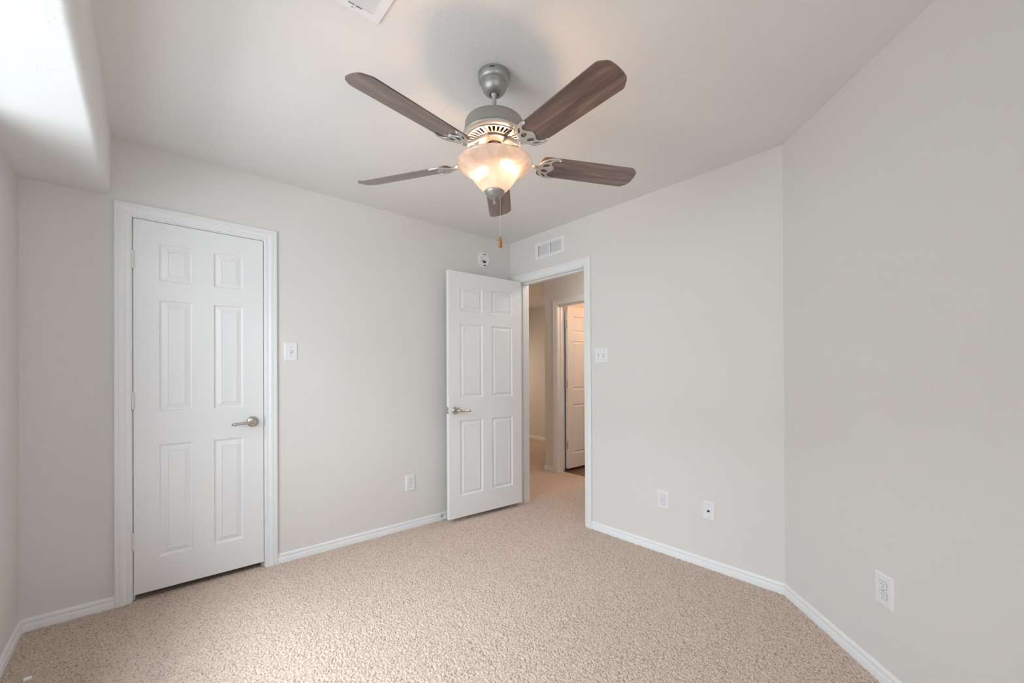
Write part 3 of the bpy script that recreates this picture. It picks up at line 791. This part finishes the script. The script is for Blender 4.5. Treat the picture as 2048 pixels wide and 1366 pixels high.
for k in range(5):
    a = math.radians(120.14 - 72 * k)
    e = Vector((math.cos(a), math.sin(a), TX * math.cos(a) + TY * math.sin(a))).normalized()
    n_ = Vector((-math.sin(a), math.cos(a), -TX * math.sin(a) + TY * math.cos(a)))
    n_ = (n_ - e * n_.dot(e)).normalized(); up = e.cross(n_)
    pt = -0.2424
    n2 = n_ * math.cos(pt) + up * math.sin(pt); u2 = e.cross(n2)
    Mx = Matrix.Identity(4)
    for i in range(3): Mx[i][0], Mx[i][1], Mx[i][2] = e[i], n2[i], u2[i]
    Mx.translation = Vector((0, 0, ZBL))
    if first is None:
        bl = prism(blade_outline, -0.0030, 0.0018).build('blade', M_walnut, fan)
        iron = flat_shape('blade_bracket', [iron_loop, hole_a, [(x, -y) for x, y in hole_a], hole_b, [(x, -y) for x, y in hole_b]], 0.0050, 0.0012, M_silver, bl, 2)
        iron.location = (0, 0, -0.0058)
        arm = MB()
        arm.tube([(0.192, 0, -0.0065), (0.176, 0, -0.004), (0.158, 0, 0.004), (0.138, 0, 0.018), (0.116, 0, 0.036), (0.094, 0, 0.052), (0.074, 0, 0.062), (0.054, 0, 0.065)],
                 [(0.0030, 0.0100), (0.0045, 0.0095), (0.0055, 0.0085), (0.0060, 0.0080), (0.0060, 0.0085), (0.0055, 0.0100), (0.0045, 0.0130), (0.0040, 0.0150)], 14)
        armo = arm.build('bracket_arm', M_silver, bl, smooth=True)
        scs = []
        for (x, y) in ((0.276, 0.0545), (0.276, -0.0545), (0.256, 0.0)):
            q = MB(); q.lathe([(0.0, -0.0120), (0.0025, -0.0115), (0.0042, -0.0095), (0.0042, -0.0070)], 12, c=(x, y, 0)); scs.append(q.build('screw', M_silver, bl, smooth=True))
        first = (bl, [iron, armo] + scs)
    else:
        bl = first[0].copy(); C.objects.link(bl); bl.parent = fan
        for ch in first[1]:
            d = ch.copy(); C.objects.link(d); d.parent = bl
    bl.matrix_local = Mx

# glass bowl, bulbs, finial, chain
bo = [(0.1545, 2.0805), (0.1568, 2.0785), (0.1558, 2.0745), (0.1515, 2.0680), (0.1440, 2.0610), (0.1345, 2.0545), (0.1230, 2.0475), (0.1115, 2.0415), (0.1015, 2.0330),
      (0.0930, 2.0210), (0.0825, 2.0050), (0.0705, 1.9890), (0.0570, 1.9745), (0.0450, 1.9640), (0.0350, 1.9580)]
bi = [(max(r - 0.0035, 0.03), z + 0.003) for r, z in reversed(bo[1:])] + [(0.1525, 2.0800)]
b = MB(); pr_ = bo + bi + [bo[0]]
b.lathe(pr_, 96)
bowl = b.build('glass_bowl', M_bowl, fan, smooth=True)
for sgn in (1, -1):
    ax = (F0 * 0.45 - R0 * 0.90).normalized() * sgn
    base = Vector((ax.x * 0.020, ax.y * 0.020, 2.080)); tip = Vector((ax.x * 0.072, ax.y * 0.072, 2.052))
    dn = (tip - base).normalized()
    rot = Vector((0, 0, 1)).rotation_difference(dn).to_matrix()
    so = MB(); so.lathe([(0.0, -0.004), (0.014, -0.004), (0.0145, 0.0), (0.0145, 0.018), (0.0, 0.018)], 20, c=base, M=rot)
    sk = so.build('bulb_socket', M_silver, fan, auto=35)
    bu = MB(); bu.lathe([(0.009, 0.018), (0.010, 0.022), (0.0150, 0.030), (0.0185, 0.040), (0.0195, 0.049), (0.0180, 0.058), (0.0130, 0.066), (0.0060, 0.0695), (0.0, 0.070)], 24, c=base, M=rot)
    bu.build('light_bulb', M_bulb, fan, smooth=True)
b = MB(); b.lathe([(0.0, 1.9662), (0.0390, 1.9662), (0.0410, 1.9632), (0.0405, 1.9582), (0.0365, 1.9512), (0.0340, 1.9492), (0.0320, 1.9452), (0.0240, 1.9382), (0.0130, 1.9342), (0.0070, 1.9332),
                   (0.0065, 1.9292), (0.0078, 1.9262), (0.0078, 1.9222), (0.0055, 1.9192), (0.0060, 1.9162), (0.0045, 1.9122), (0.0, 1.9107)], 48)
b.build('finial_cap', M_pewter, fan, auto=35)
off = R0 * 0.0235 - F0 * 0.008
b = MB()
b.tube([(off.x * 0.8, off.y * 0.8, 1.9452), (off.x, off.y, 1.9392), (off.x, off.y, 1.7717)], 0.0009, 6)
for k in range(70):
    z = 1.9382 - k * 0.0024
    b.lathe([(0.0, 0.0011), (0.0011, 0.0), (0.0, -0.0011)], 6, c=(off.x, off.y, z))
b.lathe([(0.0, 1.9482), (0.0035, 1.9472), (0.0040, 1.9432), (0.0, 1.9412)], 10, c=(off.x * 0.9, off.y * 0.9, 0))
ch = b.build('pull_chain', M_chain, fan)
b = MB(); b.lathe([(0.0, 1.7732), (0.0022, 1.7727), (0.0040, 1.7662), (0.0062, 1.7542), (0.0078, 1.7422), (0.0076, 1.7342), (0.0055, 1.7272), (0.0, 1.7247)], 20, c=(off.x, off.y, 0))
b.build('chain_pendant', M_pendant, ch, smooth=True)
